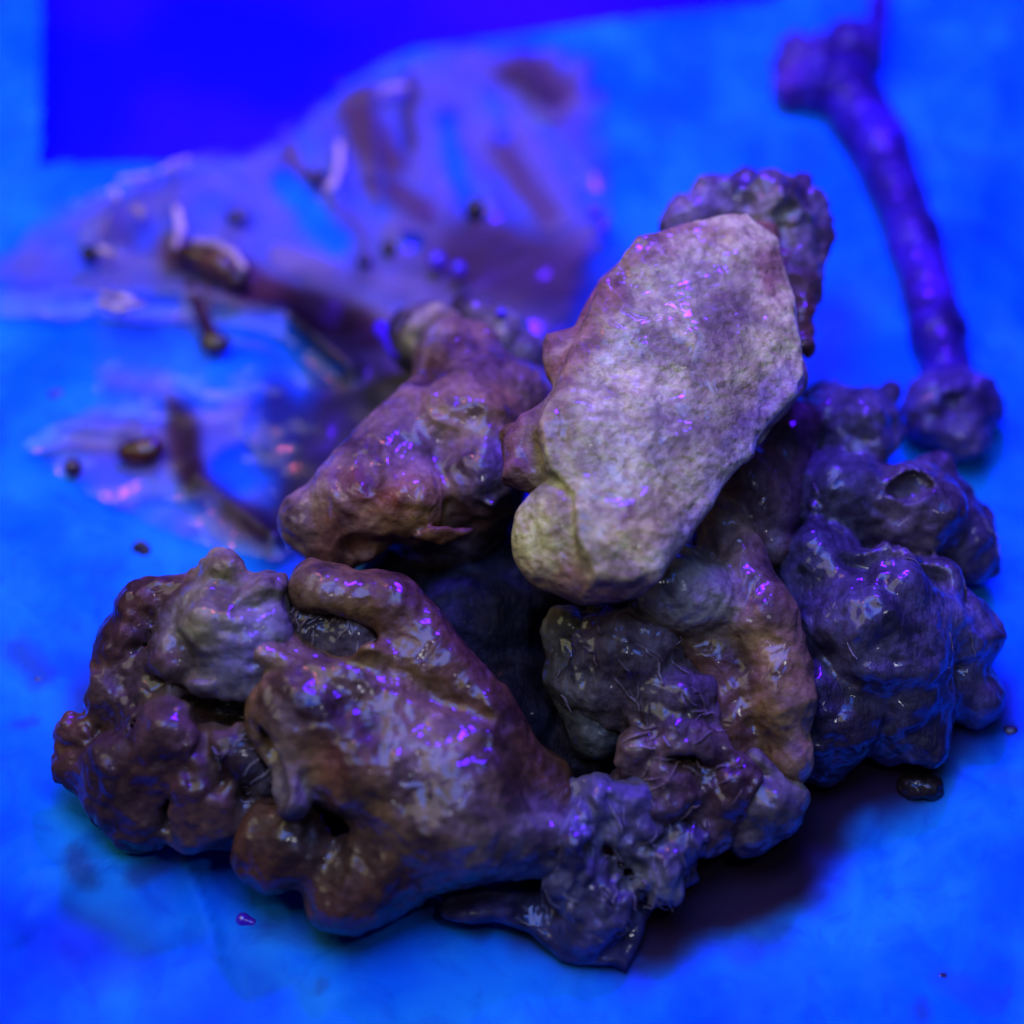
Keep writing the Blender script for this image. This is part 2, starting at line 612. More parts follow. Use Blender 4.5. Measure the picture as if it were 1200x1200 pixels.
# paper sheet under the food
xs = np.arange(-18, 18.01, 0.11); ys = np.arange(-14, 22.01, 0.11)
X, Y = np.meshgrid(xs, ys)
Z = 0.05 * fbm(X * 0.35, Y * 0.35, X * 0 + 2.2, 3)
far = np.clip((np.hypot(X, Y + 1) - 6.0) / 3.0, 0, 1)                    # the paper is pressed flat under the pile
Z = Z + far * 0.40 * (0.35 - np.abs(noise3(X * 0.30 + 5, Y * 0.22, X * 0))) + far * 0.22 * (0.3 - np.abs(noise3(X * 0.7 + 2, Y * 0.5 + 4, X * 0 + 3)))
V = np.stack([X.ravel(), Y.ravel(), Z.ravel()], 1)
px, py = to_px(V); px = px.reshape(X.shape); py = py.reshape(X.shape)
cre = 0
for (x0, y0, x1, y1, amp, wd) in [(215, 1005, 250, 1092, 0.34, 8), (60, 1030, 210, 1000, .2, 10), (130, 1000, 60, 1080, .15, 12), (0, 640, 80, 700, .2, 20), (30, 900, 60, 1180, .2, 25), (1080, 1000, 1200, 960, .22, 22), (300, 1190, 420, 1100, .15, 16), (1180, 60, 1120, 420, .25, 40), (1140, 850, 1165, 905, .08, 9), (1165, 905, 1230, 930, .07, 9), (950, 1180, 1200, 1000, .10, 60),
                                   (20, 690, 90, 1200, .12, 60), (560, 1200, 640, 1130, .06, 50), (1150, 300, 1230, 520, .12, 50), (760, 60, 820, 200, .1, 60)]:
    ex, ey = x1 - x0, y1 - y0
    L = math.hypot(ex, ey)
    t = np.clip(((px - x0) * ex + (py - y0) * ey) / L ** 2, -.1, 1.1)
    d = ((px - x0) * ey - (py - y0) * ex) / L
    dd = np.hypot(px - x0 - ex * t, py - y0 - ey * t)
    cre = cre + amp * np.where(d > 0, np.exp(-dd / wd), np.exp(-dd / (wd * 5)))
Z = Z + cre
wobx = px + 14 * fbm(X * .8, Y * .8, X * 0, 3); woby = py + 14 * fbm(X * .8 + 9, Y * .8, X * 0 + 4, 3)
outline = [(-400, 1700), (-400, -300), (50, -300), (50, 190), (290, 187), (345, 155), (400, 100), (480, 58), (600, 42), (900, 3), (1000, -60), (1700, -120), (1700, 1700)]
keep = poly_sd(px, py, outline) < 0
grease = stroke_mask(wobx, woby, [  # grease stains, with the penumbra and shade of the pile painted in
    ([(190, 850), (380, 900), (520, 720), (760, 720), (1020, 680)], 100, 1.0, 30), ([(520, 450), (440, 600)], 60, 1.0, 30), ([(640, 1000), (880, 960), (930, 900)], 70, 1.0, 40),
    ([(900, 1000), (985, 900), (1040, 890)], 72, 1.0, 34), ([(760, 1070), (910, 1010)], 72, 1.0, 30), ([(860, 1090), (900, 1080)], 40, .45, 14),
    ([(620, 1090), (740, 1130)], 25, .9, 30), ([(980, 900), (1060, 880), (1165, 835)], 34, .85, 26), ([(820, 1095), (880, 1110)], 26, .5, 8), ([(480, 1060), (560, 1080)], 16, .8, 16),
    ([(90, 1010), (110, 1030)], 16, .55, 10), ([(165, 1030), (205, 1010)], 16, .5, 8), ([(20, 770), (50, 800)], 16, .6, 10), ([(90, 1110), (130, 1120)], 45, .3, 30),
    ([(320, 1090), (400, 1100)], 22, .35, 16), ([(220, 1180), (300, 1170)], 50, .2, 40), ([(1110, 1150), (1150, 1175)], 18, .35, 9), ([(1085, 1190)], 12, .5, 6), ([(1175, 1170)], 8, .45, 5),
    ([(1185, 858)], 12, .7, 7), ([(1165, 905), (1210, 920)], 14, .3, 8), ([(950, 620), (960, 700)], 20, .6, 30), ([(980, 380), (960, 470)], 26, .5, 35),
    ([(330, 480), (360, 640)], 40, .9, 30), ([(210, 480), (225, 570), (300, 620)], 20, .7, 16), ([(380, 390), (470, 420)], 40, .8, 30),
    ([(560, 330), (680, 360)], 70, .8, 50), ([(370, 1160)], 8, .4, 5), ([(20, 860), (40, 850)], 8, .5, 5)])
blot = np.clip(fbm(X * 0.4 + 3, Y * 0.4, X * 0 + 8, 4) * 0.8 - 0.05 + 0.7 * np.clip((500 - px) / 500, 0, 1) * np.clip((py - 850) / 250, 0, 1), 0, 1)
m_pap, nt, b = new_mat('greasy_paper')
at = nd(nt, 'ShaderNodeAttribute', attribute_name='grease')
at2 = nd(nt, 'ShaderNodeAttribute', attribute_name='blot')
tc = nd(nt, 'ShaderNodeTexCoord')
mp = nd(nt, 'ShaderNodeMapping'); mp.inputs['Scale'].default_value = (100, 100, 100)
nt.links.new(tc.outputs['Object'], mp.inputs['Vector'])
pn = noise_node(nt, mp.outputs['Vector'], 0.35, 4, 0.55, 0.3)
colp = (0.0016, 0.165, 0.82)
pn2 = ramp(nt, pn, [(0.42, (0, 0, 0)), (0.66, (1, 1, 1))])
colp = mix(nt, pn2, colp, (0.012, 0.31, 0.86))
pn3 = ramp(nt, noise_node(nt, mp.outputs['Vector'], 1.1, 5, 0.6, 1.2), [(0.5, (0, 0, 0)), (0.72, (0.55, 0.55, 0.55))])
colp = mix(nt, pn3, colp, (0.003, 0.085, 0.60))
colp = mix(nt, at2.outputs['Fac'], colp, (0.0025, 0.062, 0.58))
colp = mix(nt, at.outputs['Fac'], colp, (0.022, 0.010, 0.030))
nt.links.new(colp, b.inputs['Base Color'])
b.inputs['Roughness'].default_value = 0.6
b.inputs['Specular IOR Level'].default_value = 0.05
bu = nd(nt, 'ShaderNodeBump'); bu.inputs['Strength'].default_value = 0.25; bu.inputs['Distance'].default_value = 0.0006
nt.links.new(noise_node(nt, mp.outputs['Vector'], 3.0, 4), bu.inputs['Height'])
nt.links.new(bu.outputs['Normal'], b.inputs['Normal'])
# the sheet lifts towards its back edge
lift = np.clip((Y - 7.5) / 9, 0, 1) ** 1.5 * 1.0
Z = Z + lift * 0
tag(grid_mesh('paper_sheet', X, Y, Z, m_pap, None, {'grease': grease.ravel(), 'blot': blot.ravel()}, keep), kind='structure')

# ------------------------------------------------------------------ the wings
# 1. the pale wing flat on top of the pile
t = thing('chicken_wing', 'pale mottled wing piece with a flat face lying on top of the pile', 'chicken wing', None, 'eaten chicken wings in the pile')
plane = [(620, 690, 4.5), (900, 690, 3.9), (800, 280, 5.4)]
face = [(742, 292), (810, 270), (868, 266), (905, 292), (922, 360), (940, 448), (928, 472), (868, 535), (800, 612), (768, 676), (735, 692), (690, 690), (668, 640), (672, 600), (645, 560), (628, 505), (650, 460), (668, 415), (700, 345)]
body('skin', [
    slab(face, plane, 0.42, k=0.10, col=FAT, rnd=0.07, dome=0.26, dome_w=1.8),
    slab([(742, 296), (700, 332), (672, 388), (640, 398), (642, 440), (655, 466), (612, 488), (588, 520), (592, 560), (630, 578), (650, 610), (710, 600), (790, 400), (800, 300)], [(620, 690, 4.05), (900, 690, 3.5), (800, 280, 4.95)], .28, k=.2, col=(.2, .085, .06), rnd=.2, dome=.12),
    cap((604, 512, 4.1, 20), (618, 530, 4.0, 24), .3, col=TAN),
    ball((655, 632, 4.2, 56), .12, col=FAT, sq=(.95, 1.15, .7)), ball((690, 662, 4.0, 46), .2, col=TAN), ball((735, 668, 4.2, 26), .2, col=TAN),
    cap((930, 456, 4.80, 11), (868, 531, 4.66, 11), .12, col=(.50, .44, .40)), cap((868, 531, 4.66, 11), (766, 668, 4.44, 12), .12, col=(.42, .36, .36)),  # pale rim colour paints the light caught along the bevel
    cap((880, 290, 4.6, 34), (925, 440, 4.2, 20), .25, col=TAN),
], PALE, t, h=0.04, bumps=((0.06, 0.8), (0.045, 2.0), (0.016, 6), (.010, 11)), ridge=[(.025, 1.5, (1, .7, 1))], warp=.10, seed=3.0, patches=[
    (850, 380, 34, (.15, .085, .06), .8, 2.6, 75), (880, 470, 30, (.2, .12, .08), .6, 2, 60), (790, 500, 45, (.2, .16, .12), .6), (770, 400, 34, (.26, .17, .1), .5), (700, 590, 30, (.45, .42, .14), .5), (745, 545, 60, (.50, .50, .2), .4),
    (690, 400, 30, RED, .5), (645, 500, 28, RED, .6), (640, 560, 20, DRK, .5), (760, 295, 20, RED, .6, 2, 10), (725, 440, 70, (.64, .62, .24), .5),
    (760, 610, 30, TAN, .5, 2, 20), (905, 320, 16, RED, .7, 2, 100), (600, 580, 22, LIL, .6), (650, 690, 40, (.33, .17, .12), .6, 2.5, 0),
    (890, 480, 16, (.4, .32, .3), .7, 5, 48), (700, 350, 24, RED, .75, 2.4, 50), (665, 430, 22, RED, .7, 2, 60), (650, 600, 16, BRN, .6, 2, 80), (720, 690, 26, (.28, .13, .1), .7, 2.5, 0), (800, 275, 16, RED, .6, 4, 0), (860, 560, 16, BRN, .4), (770, 640, 18, BRN, .5, 2, 0), (735, 600, 10, BRN, .6), (800, 330, 40, (.46, .44, .2), .5), (700, 520, 40, (.52, .52, .2), .5)],
    wet=[(930, 455, 16), (900, 490, 16), (870, 525, 16), (835, 570, 16), (800, 395, 40), (825, 500, 30), (665, 630, 30), (745, 390, 26), (690, 310, 26), (645, 495, 18), (905, 310, 24), (810, 470, 14), (735, 330, 14), (700, 560, 16)])
body('knuckle', [
    cap((845, 238, 4.5, 30), (905, 250, 4.5, 42), .35, col=GRY), cap((900, 250, 4.4, 40), (945, 245, 4.3, 30), .3, col=LIL), cap((915, 270, 4.3, 40), (935, 330, 4.0, 28), .35, col=GRY),
    cap((958, 262, 4.2, 16), (955, 290, 4.2, 14), .2, col=DRK), cap((930, 340, 4.0, 26), (944, 402, 3.8, 10), .3, col=BRN), ball((946, 404, 3.8, 11), .1, col=DRK), cap((800, 264, 4.5, 26), (850, 245, 4.5, 30), .3, col=LIL),
    ball((872, 210, 4.4, 14), .2, col=DRK), ball((942, 216, 4.3, 14), .2, col=DRK), ball((905, 228, 4.9, 12), .15, sub=True), ball((925, 275, 4.8, 13), .15, sub=True, sq=(.8, 1.6, 1)),
], GRISTLE, t, h=0.045, bumps=((0.10, 1.7), (0.07, 4.5), (.03, 9)), ridge=[(.05, 2.0, (1, 1, 1))], warp=.22, seed=9.0, patches=[(880, 215, 16, DRK, .6), (935, 225, 16, DRK, .6), (905, 270, 24, (.3, .28, .22), .5), (905, 305, 14, RED, .7)])

# 2. big browned wing in front left
t = thing('chicken_wing', 'large browned wing with a knobbly joint end at front left of the pile', 'chicken wing', None, 'eaten chicken wings in the pile')
body('skin', [
    cap((350, 840, 2.6, 66), (520, 960, 1.9, 74), .4, col=TAN), cap((420, 800, 2.7, 60), (560, 930, 2.2, 56), .4, col=TAN),
    cap((520, 965, 1.7, 66), (640, 985, 1.5, 44), .4, col=LIL), cap((330, 760, 3.0, 26), (470, 800, 2.9, 30), .2, col=TAN),
    ball((405, 1045, 1.0, 54), .35, col=BRN, sq=(1, .9, 1)), ball((330, 990, 1.3, 58), .35, col=BRN), ball((455, 1010, 1.3, 60), .35, col=BRN),
    cap((330, 860, 2.9, 22), (345, 940, 2.4, 24), .15, col=(.3, .25, .22)),
    ball((395, 700, 3.2, 52), .25, col=TAN, sq=(1.2, .75, 1), rot=-15), cap((455, 715, 3.0, 44), (560, 850, 2.3, 50), .3, col=BRN), cap((560, 850, 2.2, 46), (640, 930, 1.6, 36), .3, col=BRN),
    cap((400, 745, 2.3, 60), (520, 860, 1.9, 60), .3, col=DRK),
    cap((312, 768, 3.25, 22), (430, 806, 3.15, 20), .2, col=(.33, .23, .12)), cap((430, 806, 3.15, 20), (560, 862, 2.75, 22), .2, col=(.27, .17, .09)),
    cap((345, 752, 3.5, 14), (470, 790, 3.45, 15), .15, sub=True), cap((470, 785, 3.4, 12), (590, 850, 2.95, 10), .2, sub=True), ball((390, 742, 3.3, 32), .15, sub=True, sq=(1.7, .75, 1.6), rot=-12),
    ball((318, 835, 2.9, 20), .12, sub=True), cap((318, 850, 3.0, 16), (325, 930, 2.7, 16), .15, sub=True),
], SKIN, t, h=0.05, warp=.12, seed=1.0, bumps=((0.09, 1.0), (0.05, 2.6), (.02, 6.5)), ridge=[(.035, 1.3, (1, .5, .6)), (.02, 3.0, (1, .6, 1))], patches=[
    (395, 850, 46, (.12, .035, .02), .9, 1.7, -40), (370, 785, 26, (.42, .28, .13), .8, 2.6, -20), (520, 930, 46, (.30, .23, .22), .8, 1.5, -40), (490, 840, 34, (.34, .22, .10), .7, 2, -40),  # the greyish patch paints a lilac highlight into the skin
    (330, 830, 18, (.32, .27, .22), .5), (390, 910, 16, RED, .5, 2.5, 70), (410, 990, 50, (.12, .06, .035), .8), (600, 985, 50, (.24, .2, .2), .8), (370, 1060, 40, (.15, .07, .03), .5),
    (360, 690, 36, (.40, .28, .13), .8), (560, 960, 40, (.30, .21, .10), .6, 2, -30), (620, 1000, 36, (.27, .25, .25), .7), (480, 740, 40, (.22, .12, .07), .5), (330, 980, 40, DRK, .5, 2, -40)], wet=[(500, 930, 50), (430, 820, 30), (475, 850, 20), (520, 960, 36), (390, 1070, 18), (330, 800, 24)])
mo = body('meat', [
    ball((365, 735, 2.7, 36), .15, col=DRK), ball((410, 745, 2.8, 34), .15, col=(.16, .12, .14)), cap((345, 745, 2.8, 20), (440, 770, 2.7, 18), .12, col=(.2, .17, .18)),
    ball((430, 715, 2.9, 26), .15, col=BRN),
], MEAT, t, h=0.04, bumps=((.08, 3), (.05, 7), (.03, 12)), warp=.15, seed=4.0)
fibres(mo, 45, 390, 745, 60, 75, .6, .026, (.2, .16, .17), MEAT, t, 3)
mo = body('joint_end', [
    ball((262, 668, 3.5, 27), .18, col=(.42, .3, .15)), cap((262, 672, 3.4, 26), (250, 730, 3.2, 44), .25, col=FAT), ball((308, 700, 3.3, 36), .2, col=(.42, .32, .18)),
    ball((318, 728, 3.2, 30), .1, col=(.36, .35, .28)), ball((275, 745, 2.9, 56), .3, col=(.24, .2, .21)), cap((220, 740, 2.9, 40), (290, 790, 2.8, 40), .3, col=(.22, .19, .21)),
    ball((205, 768, 2.9, 34), .14, col=(.38, .27, .17)), cap((228, 697, 3.1, 26), (172, 708, 2.9, 26), .2, col=(.2, .075, .03)), cap((172, 708, 2.8, 32), (140, 765, 2.4, 32), .2, col=(.18, .07, .04)),
    cap((140, 765, 2.3, 30), (130, 820, 2.0, 28), .2, col=(.15, .07, .05)), ball((135, 805, 2.2, 26), .14, col=(.24, .15, .1)),
    ball((95, 858, 1.6, 28), .14, col=(.2, .085, .04)), ball((88, 905, 1.3, 26), .2, col=BRN), ball((150, 905, 1.5, 58), .3, col=(.14, .065, .04)), ball((200, 870, 2.0, 56), .3, col=(.16, .08, .05)),
    ball((165, 950, 1.0, 50), .3, col=(.1, .05, .04)), ball((235, 935, 1.5, 54), .25, col=(.17, .08, .05)), cap((225, 965, 1.1, 36), (320, 965, 1.2, 30), .2, col=(.17, .13, .15)),
    cap((235, 800, 2.9, 20), (300, 815, 2.8, 18), .15, col=(.2, .16, .14)), ball((280, 880, 2.0, 46), .2, col=(.14, .08, .06)), ball((310, 905, 1.9, 30), .2, col=(.2, .17, .18)),
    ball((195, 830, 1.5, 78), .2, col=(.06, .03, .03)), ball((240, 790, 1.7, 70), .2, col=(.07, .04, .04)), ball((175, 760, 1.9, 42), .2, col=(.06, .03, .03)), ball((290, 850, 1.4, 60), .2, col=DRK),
    ball((228, 795, 3.5, 15), .1, sub=True, sq=(1.7, .6, 2)), ball((272, 838, 2.3, 17), .25, sub=True, sq=(2.9, .9, 2), rot=-6), ball((312, 868, 2.5, 14), .25, sub=True, sq=(1, 2.6, 2.2), rot=10),
    cap((150, 745, 3.5, 8), (165, 800, 3.2, 10), .1, sub=True), ball((185, 838, 2.3, 9), .2, sub=True, sq=(3.4, .9, 2), rot=12), ball((205, 930, 1.7, 10), .25, sub=True, sq=(.9, 3.2, 1.5), rot=-25),
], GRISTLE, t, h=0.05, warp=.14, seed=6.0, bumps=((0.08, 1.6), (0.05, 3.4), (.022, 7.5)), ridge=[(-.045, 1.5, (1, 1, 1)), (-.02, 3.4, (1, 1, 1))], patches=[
    (205, 770, 18, (.28, .12, .12), .7), (270, 650, 18, (.45, .32, .14), .5), (245, 715, 30, (.5, .42, .22), .7), (320, 725, 24, (.36, .38, .3), .6), (190, 900, 50, (.11, .04, .03), .7), (255, 930, 40, (.16, .075, .05), .6),
    (275, 765, 34, (.22, .2, .33), .7), (300, 900, 20, (.22, .2, .24), .5)])

fibres(mo, 24, 285, 905, 46, 40, .5, .026, (.22, .2, .24), MEAT, t, 4, .15)

# 3. drumette at the back centre
t = thing('chicken_wing', 'glossy reddish drumette behind the dark hollow at centre of the pile', 'chicken wing', None, 'eaten chicken wings in the pile')
body('skin', [
    ball((505, 388, 2.2, 32), .25, col=FAT, sq=(1.2, .8, 1), rot=20), cap((540, 430, 2.3, 56), (545, 510, 2.6, 74), .4, col=TAN), cap((500, 510, 2.6, 62), (420, 590, 2.7, 60), .4, col=(.32, .2, .13)),
    ball((600, 470, 2.4, 56), .4, col=(.26, .16, .1)), ball((362, 612, 2.5, 38), .2, col=(.34, .23, .15)), ball((475, 590, 2.9, 50), .3, col=TAN), ball((410, 625, 2.5, 40), .25, col=(.26, .11, .05)),
    ball((385, 650, 2.2, 28), .2, col=BRN), ball((560, 560, 2.6, 60), .3, col=BRN), ball((590, 540, 3.0, 30), .15, col=LIL, sq=(.6, 1.2, .6), rot=35), slab([(515, 530), (560, 512), (604, 528), (606, 570), (580, 596), (545, 580)], [(515, 530, 3.25), (604, 528, 3.05), (580, 596, 3.0)], .07, .08, col=(.15, .13, .24), rnd=.06), slab([(430, 640), (500, 615), (560, 620), (480, 650), (420, 668)], [(430, 640, 3.1), (560, 620, 3.0), (480, 650, 2.8)], .08, .1, col=BRN, rnd=.06),
    ball((455, 648, 2.9, 34), .15, sub=True, sq=(2, .6, 1.4)), ball((490, 395, 1.6, 40), .3, col=DRK), ball((520, 600, 1.6, 80), .3, col=DRK),
    ball((437, 563, 3.35, 12), .08, sub=True, sq=(1.5, .7, 1)),
], SKIN, t, h=0.055, warp=.12, seed=2.0, bumps=((0.07, 1.1), (0.045, 2.8), (.02, 6.5)), ridge=[(.035, 1.3, (1, .5, .7)), (.025, 3.0, (1, .6, 1))], patches=[
    (545, 495, 34, (.36, .25, .09), .6), (370, 600, 24, (.40, .27, .15), .7), (440, 575, 26, (.26, .05, .025), .85, 1.6, -10), (420, 555, 14, RED, .7), (400, 620, 26, (.3, .12, .05), .7, 2, 15), (500, 520, 40, (.3, .2, .2), .5), (550, 420, 40, (.24, .15, .14), .6),
    (590, 550, 36, (.16, .13, .22), .8, 1.4, -30), (540, 480, 26, (.3, .2, .08), .6), (500, 378, 26, (.42, .38, .22), .8), (600, 600, 40, DRK, .7), (450, 540, 30, (.33, .2, .16), .5)])
body('knuckle', [ball((585, 395, 2.0, 38), .2, col=GRY), ball((618, 420, 1.9, 28), .15, col=(.16, .13, .16)), ball((560, 372, 2.0, 22), .15, col=(.2, .17, .17)), ball((545, 360, 1.9, 18), .15, col=DRK)],
     GRISTLE, t, h=0.06, bumps=((.09, 2), (.04, 5)), warp=.12, seed=5)

# 4. torn wing at front right
t = thing('chicken_wing', 'torn wing with shredded dark meat and a yellow skin rim below the pale wing', 'chicken wing', None, 'eaten chicken wings in the pile')
body('skin', [
    ball((790, 690, 2.9, 64), .3, col=(.36, .32, .22), sq=(1.3, .8, 1), rot=-20), cap((840, 610, 2.8, 34), (895, 730, 2.7, 38), .25, col=(.3, .18, .1)), cap((895, 730, 2.6, 40), (922, 830, 2.2, 34), .25, col=(.36, .22, .09)),
    cap((918, 830, 2.1, 36), (928, 890, 1.7, 28), .25, col=(.38, .23, .09)), cap((668, 740, 2.2, 32), (672, 800, 1.8, 30), .3, col=(.11, .12, .09)), cap((672, 800, 1.8, 30), (700, 860, 1.4, 30), .3, col=(.09, .1, .08)), ball((770, 720, 1.9, 80), .3, col=BRN),
    ball((850, 790, 1.5, 74), .3, col=BRN), ball((850, 860, 1.2, 64), .3, col=BRN),
], SKIN, t, h=0.05, ridge=[(.03, 1.6, (.5, 1, .6)), (.02, 3.5, (1, .6, 1))], warp=.1, seed=8.0, bumps=((0.06, 1.1), (0.045, 3), (.02, 7)), patches=[
    (800, 680, 40, (.4, .38, .28), .7, 1.6, -20), (905, 790, 30, (.46, .28, .08), .85, 3, -70), (840, 800, 46, (.16, .06, .04), .8), (700, 700, 40, DRK, .7), (930, 860, 16, (.33, .2, .2), .6, 3, 80), (860, 640, 20, (.2, .1, .07), .6)])
mo = body('meat', [
    ball((735, 780, 2.0, 72), .2, col=(.15, .11, .12)), ball((785, 830, 1.8, 62), .2, col=(.11, .075, .085)), ball((690, 800, 2.0, 44), .2, col=(.12, .12, .11)),
    cap((750, 885, 1.9, 30), (830, 875, 2.0, 28), .15, col=(.22, .14, .12)), ball((780, 925, 1.5, 50), .2, col=(.17, .09, .08)), ball((850, 925, 1.5, 52), .2, col=(.2, .1, .09)), ball((830, 965, 1.2, 36), .15, col=(.17, .12, .16)),
    ball((740, 930, 1.2, 44), .2, col=(.1, .08, .11)), ball((800, 893, 2.4, 16), .1, sub=True, sq=(1.7, .7, 2)), ball((745, 855, 2.9, 22), .12, sub=True, sq=(1.8, .7, 1.3)),
    ball((725, 740, 3.4, 14), .1, sub=True), cap((700, 880, 2.4, 10), (720, 960, 2.0, 10), .1, sub=True),
], MEAT, t, h=0.045, ridge=[(-.05, 1.5, (1, 1, 1)), (.022, 4.0, (1, .4, .6))], warp=.2, seed=12.0, bumps=((.09, 1.8), (.07, 4), (.035, 8), (.02, 13)), patches=[(760, 950, 40, (.12, .1, .17), .6), (850, 950, 30, (.17, .1, .12), .5)])  # bluish patch paints the blue of the shaded lower edge
fibres(mo, 26, 745, 790, 92, -50, .6, .03, (.17, .13, .14), MEAT, t, 5, .1)
fibres(mo, 26, 790, 905, 80, 10, .7, .026, (.2, .14, .13), MEAT, t, 6, .15)
body('bone_end', [
    ball((905, 945, 1.4, 40), .15, col=(.2, .18, .17)), cap((885, 885, 1.9, 14), (935, 935, 1.6, 16), .12, col=(.3, .27, .2)), ball((880, 975, 1.1, 28), .15, col=(.17, .13, .17)), ball((905, 930, 2.2, 14), .1, sub=True, sq=(.6, 1.6, 1), rot=40),
], GRISTLE, t, h=0.045, warp=.15, seed=15.0, bumps=((.08, 2.5), (.05, 5), (.02, 10)))

# 5. craggy wing at the right
t = thing('chicken_wing', 'dark craggy gnawed wing at the right edge of the pile below the bare bone', 'chicken wing', None, 'eaten chicken wings in the pile')
mo = body('meat', [
    ball((1000, 510, 1.9, 58), .25, col=(.15, .12, .12)), cap((1020, 500, 1.9, 36), (1035, 470, 1.9, 18), .15, col=(.17, .15, .14)), ball((965, 490, 1.6, 40), .2, col=DRK), ball((1065, 600, 2.1, 62), .2, col=(.19, .14, .12)),
    ball((985, 590, 2.1, 62), .25, col=(.14, .12, .12)), ball((960, 680, 1.9, 58), .25, col=(.09, .08, .09)), ball((1125, 620, 1.4, 42), .2, col=(.1, .07, .08), sq=(.9, 1.5, 1)), ball((1030, 740, 1.9, 92), .25, col=(.12, .1, .11)),
    ball((1120, 745, 1.3, 52), .2, col=(.17, .15, .17)), ball((1065, 830, 1.0, 64), .25, col=(.12, .1, .12)), ball((960, 830, 1.0, 76), .25, col=DRK), ball((1130, 810, .8, 44), .2, col=(.14, .11, .14)), ball((1090, 690, 1.9, 40), .2, col=(.2, .17, .16)),
    ball((1065, 575, 2.9, 22), .12, sub=True), ball((1080, 680, 2.5, 22), .12, sub=True, sq=(1.6, .8, 1)), cap((925, 700, 2.5, 18), (935, 780, 2.3, 20), .12, sub=True), ball((1020, 660, 2.9, 20), .12, sub=True, sq=(2.2, .6, 1)),
    cap((1100, 560, 2.0, 24), (1150, 660, 1.2, 26), .15, col=(.1, .07, .09)),
], MEAT, t, h=0.055, ridge=[(-.035, 1.3, (1, 1, 1)), (.016, 3.0, (1, .5, .7))], warp=.25, seed=21.0, bumps=((.11, 1.5), (.08, 3.4), (.04, 7)), patches=[(1110, 720, 40, (.24, .22, .24), .6), (1060, 620, 36, (.22, .16, .13), .6)],
    wet=[(985, 495, 26), (1065, 550, 22), (1000, 580, 26), (1065, 625, 22), (985, 675, 24), (1020, 690, 26), (1010, 745, 24), (1060, 720, 20), (1100, 825, 24), (1050, 870, 20), (950, 700, 20), (960, 580, 18)])
fibres(mo, 14, 1050, 660, 150, -60, .6, .022, (.17, .15, .17), MEAT, t, 7, .12)
body('skin', [cap((870, 560, 2.9, 40), (905, 640, 2.3, 30), .25, col=(.2, .09, .06)), cap((930, 500, 2.4, 40), (900, 600, 2.4, 40), .25, col=(.12, .05, .05))], SKIN, t, h=0.06, warp=.1, seed=25.0, patches=[(910, 640, 16, (.34, .25, .17), .7, 3, 70)])

# 6. gnawed scrap at the very front
t = thing('wing_tip', 'small gnawed joint scrap with ragged dark skin at the front of the pile', 'wing tip', None, 'eaten chicken wings in the pile')
mo = body('gristle', [
    ball((665, 985, 1.5, 44), .2, col=(.17, .16, .18)), ball((690, 950, 1.6, 40), .2, col=(.13, .11, .13)), ball((672, 1025, 1.2, 36), .15, col=(.22, .2, .2)), ball((700, 1060, .8, 44), .2, col=(.15, .14, .16)), ball((765, 1015, 1.1, 36), .15, col=(.22, .21, .17)),
    cap((720, 990, 1.5, 16), (775, 1040, 1.0, 20), .12, col=(.25, .24, .18)), ball((785, 985, 1.0, 44), .2, col=(.11, .09, .15)), ball((740, 960, 1.4, 40), .2, col=(.12, .1, .14)), ball((733, 1032, 1.7, 20), .1, sub=True, sq=(.9, 1.3, 2)),
    ball((700, 1000, 2.0, 16), .1, sub=True, sq=(1, 1.4, 1.5)), ball((690, 1030, 1.9, 12), .1, sub=True),
], GRISTLE, t, h=0.045, ridge=[(-.05, 2.2, (1, 1, 1)), (.04, 4.0, (1, .5, .7))], warp=.25, seed=31.0, bumps=((.09, 2), (.06, 4.5), (.03, 9)), patches=[(680, 980, 16, (.2, .16, .3), .6)])
fibres(mo, 36, 710, 1010, 90, -70, .7, .026, (.17, .16, .2), MEAT, t, 8, .15)
body('skin_flap', [  # blue in the scrap's colours paints its shaded underside
    slab([(500, 1045), (560, 1035), (640, 1040), (760, 1040), (815, 1000), (822, 1030), (790, 1050), (755, 1085), (738, 1146), (700, 1130), (640, 1105), (580, 1075)], [(500, 1045, .55), (820, 1020, .55), (735, 1146, .2)], .12, col=(.07, .06, .14), rnd=.08),
    ball((690, 1080, .5, 40), .2, col=(.1, .09, .15)), ball((560, 1062, .5, 22), .15, col=(.1, .08, .15), sq=(2, .6, 1)),
], SKIN, t, h=0.045, warp=.2, seed=33.0, bumps=((.07, 2), (.05, 4.5), (.02, 9)))

# 7. meat down in the hollow, its colour darkened to paint the shade there
t = thing('meat_chunk', 'dark meat chunk deep in the hollow between the wings', 'meat', None)
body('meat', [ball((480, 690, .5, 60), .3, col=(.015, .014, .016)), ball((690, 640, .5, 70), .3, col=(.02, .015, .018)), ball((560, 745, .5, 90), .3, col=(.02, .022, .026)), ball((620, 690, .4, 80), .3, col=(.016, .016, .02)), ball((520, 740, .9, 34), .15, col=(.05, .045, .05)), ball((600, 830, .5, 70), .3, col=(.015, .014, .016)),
              ball((670, 880, .4, 50), .3, col=(.02, .018, .02)), cap((570, 690, 1.3, 22), (600, 770, 1.1, 26), .2, col=(.03, .036, .04))], DEEP, t, h=0.06, warp=.25, seed=41.0, bumps=((.12, 1.6), (.07, 3.5), (.03, 8)))

